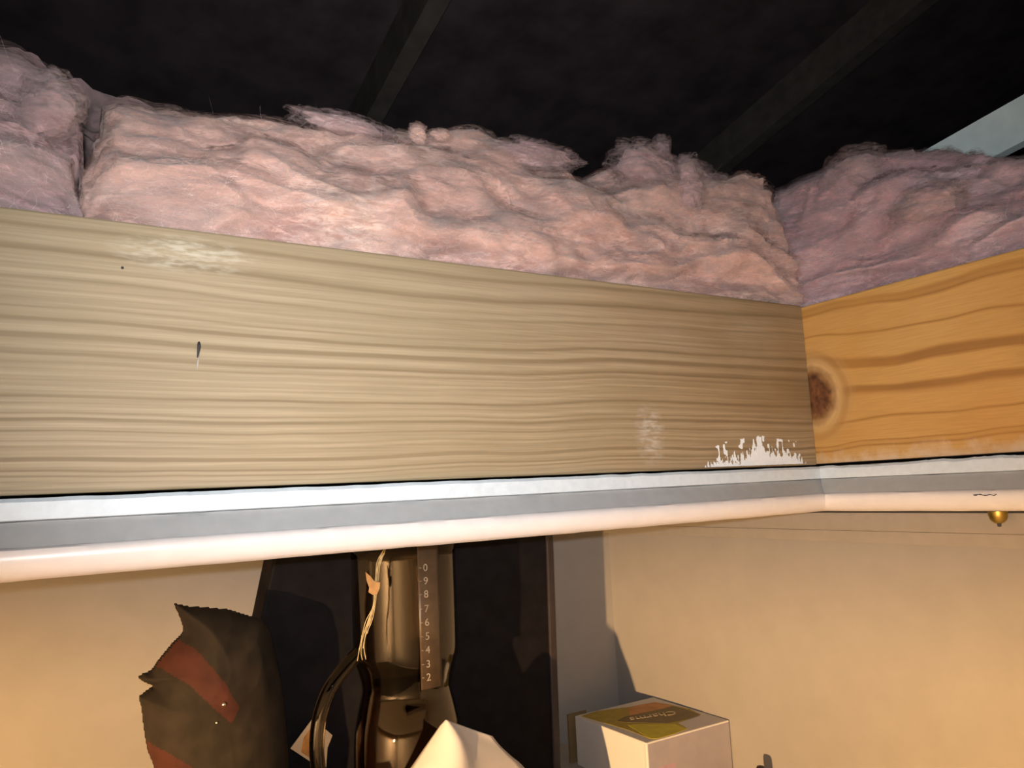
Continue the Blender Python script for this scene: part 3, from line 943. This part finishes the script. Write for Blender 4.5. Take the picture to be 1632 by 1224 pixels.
# straw twine with a tan tag on the pitcher's neck
tw = tag(empty('twine', tuple(on_neck(-0.4, -0.06, 0.06))), 'frayed straw twine with a tan tag hanging on the pitcher neck', 'twine')
TP = [(612, 878), (604, 900), (600, 922), (598, 945), (595, 965), (588, 990), (580, 1012), (576, 1035), (579, 1050)]
for k in range(7):
    pts = []
    for i, (x, y) in enumerate(TP[: len(TP) - (k % 3)]):
        sp = (i / 8) * 1.0
        p = on_y(x + (k - 3) * (0.7 + 2.6 * max(0, sp - 0.45)) * (0.4 if i in (3, 4) else 1) + random.uniform(-2.6, 2.6) * (0.3 + sp), y + random.uniform(-4, 4), 0.7395 + 0.0035 * sp + 0.001 * (k % 3))
        pts.append(p)
    tube('strand', spline(pts, 5), random.uniform(0.0003, 0.0006), M['twine'], tw, 6)
tgp = [on_y(x, y, 0.7375) for x, y in ((583, 912), (590, 918), (598, 928), (606, 928), (605, 938), (601, 947), (594, 948), (588, 944), (589, 936), (585, 926))]
slab('tag', tgp, 0.0012, (0, -1, 0), M['tan'], tw)

# small card with an orange print behind the handle
cp = [on_y(x, y, 0.862) for x, y in ((463, 1193), (497, 1147), (514, 1158), (530, 1172), (522, 1192), (518, 1250), (520, 1352), (512, 1352), (500, 1250), (498, 1216))]
card = tag(empty('printed_card', tuple(cp[5])), 'small pale card with orange print tucked behind the pitcher handle', 'card')
slab('card_sheet', cp, 0.0008, (0, -1, 0), M['card_tan'], card)
cq = [on_y(x, y, 0.8614) for x, y in ((480, 1199), (484, 1176), (496, 1160), (505, 1162), (505, 1214), (494, 1208))]
slab('print', cq, 0.0003, (0, -1, 0), M['card_orange'], card)

# folded sheet of white paper standing in front
def paper():
    cols = [  # (pixel x, pixel y, depth Y) along each fold, top to bottom
        [(702, 1155, .665), (690, 1172, .668), (672, 1198, .672), (650, 1230, .676), (612, 1286, .68), (586, 1360, .682), (560, 1440, .684)],
        [(707, 1150, .660), (704, 1170, .657), (694, 1200, .656), (680, 1232, .655), (656, 1296, .655), (640, 1366, .655), (622, 1440, .655)],
        [(712, 1147, .657), (722, 1164, .650), (731, 1188, .644), (732, 1226, .640), (724, 1298, .636), (720, 1368, .634), (716, 1445, .632)],
        [(722, 1151, .658), (738, 1168, .655), (752, 1192, .654), (762, 1228, .652), (768, 1300, .650), (774, 1370, .648), (780, 1445, .646)],
        [(752, 1162, .662), (765, 1178, .662), (780, 1200, .662), (795, 1232, .662), (816, 1296, .662), (834, 1366, .662), (852, 1440, .662)],
        [(785, 1173, .668), (797, 1188, .670), (814, 1204, .672), (838, 1226, .675), (878, 1284, .68), (905, 1350, .684), (930, 1430, .688)],
    ]
    G = np.array([[on_y(q[0], q[1], q[2] * 1.085) for q in c] for c in cols])
    rows = [spline(list(G[:, j]), 4) for j in range(G.shape[1])]
    R_ = np.array(rows)
    full = np.array([spline(list(R_[:, i]), 5) for i in range(R_.shape[1])])
    full[:, :, 2] = np.maximum(full[:, :, 2], ZS + 0.0005)
    nu, nv = full.shape[:2]
    o = mesh('paper_sheet', full.reshape(-1, 3), grid_faces(nu, nv), M['paper'], None, True)
    md = o.modifiers.new('s', 'SOLIDIFY'); md.thickness = 0.0005; md.offset = 1
    tag(o, 'folded white paper sheet peaking up in front of the pitcher', 'paper')
paper()

# white carton with a coloured label on its lid
BX0, BX1, BY0, BY1, BZ = 0.640, XW - 0.002, 0.771, 0.920, -0.3155
ct = tag(empty('white_carton', ((BX0 + BX1) / 2, (BY0 + BY1) / 2, ZS)), 'small white carton with a yellow and brown label on its lid', 'carton')
box('carton_body', (BX0, BY0, ZS), (BX1, BY1, BZ), M['carton'], ct, 0.0012, 2)
box('flap_edge', (BX0 - 0.0006, BY0 + 0.0012, ZS + 0.001), (BX0 + 0.001, BY0 + 0.0042, BZ - 0.003), M['paper'], ct, 0.0002, 1)
def on_lid(pp, name, mat, lift, thick=0.0003, parent=ct):
    q = [on_z(x, y, BZ + lift) for x, y in pp]
    q = [np.array([min(max(p[0], BX0 + 0.003), BX1 - 0.003), min(max(p[1], BY0 + 0.003), BY1 - 0.003), BZ + lift]) for p in q]
    return slab(name, q, thick, (0, 0, 1), mat, parent)
lab = on_lid([(926, 1141), (950, 1133), (1000, 1127), (1040, 1120), (1064, 1122), (1100, 1130), (1117, 1139), (1080, 1152), (1096, 1161), (1076, 1171), (1049, 1178), (1036, 1177), (1000, 1163), (960, 1151)], 'label_field', M['olive'], 0.0003)
on_lid([(1000, 1129), (1020, 1123), (1044, 1119), (1064, 1122), (1070, 1127), (1040, 1135), (1005, 1141)], 'orange_field', M['orange_print'], 0.0005, 0.0002, lab)
on_lid([(1000, 1155), (1040, 1154), (1075, 1154), (1096, 1161), (1076, 1171), (1049, 1178), (1036, 1177)], 'yellow_field', M['yellow'], 0.0005, 0.0002, lab)
on_lid([(983, 1149), (995, 1142), (1010, 1139), (1053, 1130), (1072, 1125), (1095, 1131), (1117, 1139), (1100, 1145), (1081, 1149), (1063, 1152.5), (1035, 1152), (998, 1151)], 'brown_badge', M['brown_print'], 0.0007, 0.0002, lab)
me = text_mesh('Charms', 0.026, 0.00015, 0.25)
a, b = on_z(1078, 1136, BZ), on_z(1006, 1147, BZ)          # the word starts at the far right and reads from the wall side
xd = (b - a); xl = np.linalg.norm(xd); xd /= xl
yd = np.cross([0, 0, 1], xd)
wdt = max(v.co.x for v in me.vertices) - min(v.co.x for v in me.vertices)
me.transform(Matrix.Scale(xl / wdt, 4))
mid = (a + b) / 2
me.transform(Matrix([[xd[0], yd[0], 0, mid[0]], [xd[1], yd[1], 0, mid[1]], [0, 0, 1, BZ + 0.0010], [0, 0, 0, 1]]))
link('lettering', me, M['letter'], lab)
box('front_shade_panel', (BX0 + 0.002, BY0 - 0.0003, ZS + 0.001), (BX1 - 0.001, BY0 + 0.001, BZ - 0.002), M['carton_shade'], ct, 0.0002, 1)  # darker lavender layer; the front's shade is put into its colour
box('pink_print', (BX0 + 0.006, BY0 - 0.0004, ZS + 0.008), (BX0 + 0.045, BY0 + 0.001, -0.347), M['magenta'], ct, 0.0002, 1)

# thin brown strip whose colour stands for the shade behind the carton
cbx = box('shade_strip', (0.636, 0.930, ZS), (0.668, 0.934, -0.316), M['gap_shade'], None, 0.0004, 1)
tag(cbx, 'narrow brown strip standing in for the shade between the carton and the black case', 'gap_shade')

# dark marker pen on the shelf below the bare wall
mk = tag(empty('marker_pen', (0.757, 0.70, ZS)), 'dark marker pen tip at the bottom edge right of the carton', 'pen')
pp = on_y(1212, 1222, 0.690)
lathe('cap', [(0.0, pp[2] + 0.001), (0.004, pp[2] + 0.0005), (0.0058, pp[2] - 0.003), (0.006, pp[2] - 0.03), (0.0052, pp[2] - 0.031)], (pp[0], pp[1]), M['black_edge'], mk, 20)
lathe('barrel', [(0.0050, pp[2] - 0.029), (0.0052, pp[2] - 0.032), (0.0054, ZS + 0.001), (0.0, ZS)], (pp[0], pp[1]), M['black'], mk, 20)

# pale board lying across the attic at the right
pb = [on_x(x, y, 1.06) for x, y in ((1470, 250), (1487, 232), (1500, 219), (1632, 150))]
def pale():
    d = np.array(pb[3]) - np.array(pb[1]); d /= np.linalg.norm(d)
    top0 = np.array(pb[1]) - d * 0.10; top1 = np.array(pb[3]) + d * 0.30
    dn = np.cross(d, [1, 0, 0]); dn /= np.linalg.norm(dn)
    if dn[2] > 0: dn = -dn
    q = [top0, top1, top1 + dn * 0.058, top0 + dn * 0.058]
    o = slab('pale_board', q, 0.018, (-1, 0, 0), M['pale_board'])
    tag(o, 'pale blue board slanting up in the dark attic at the right', 'board')
pale()
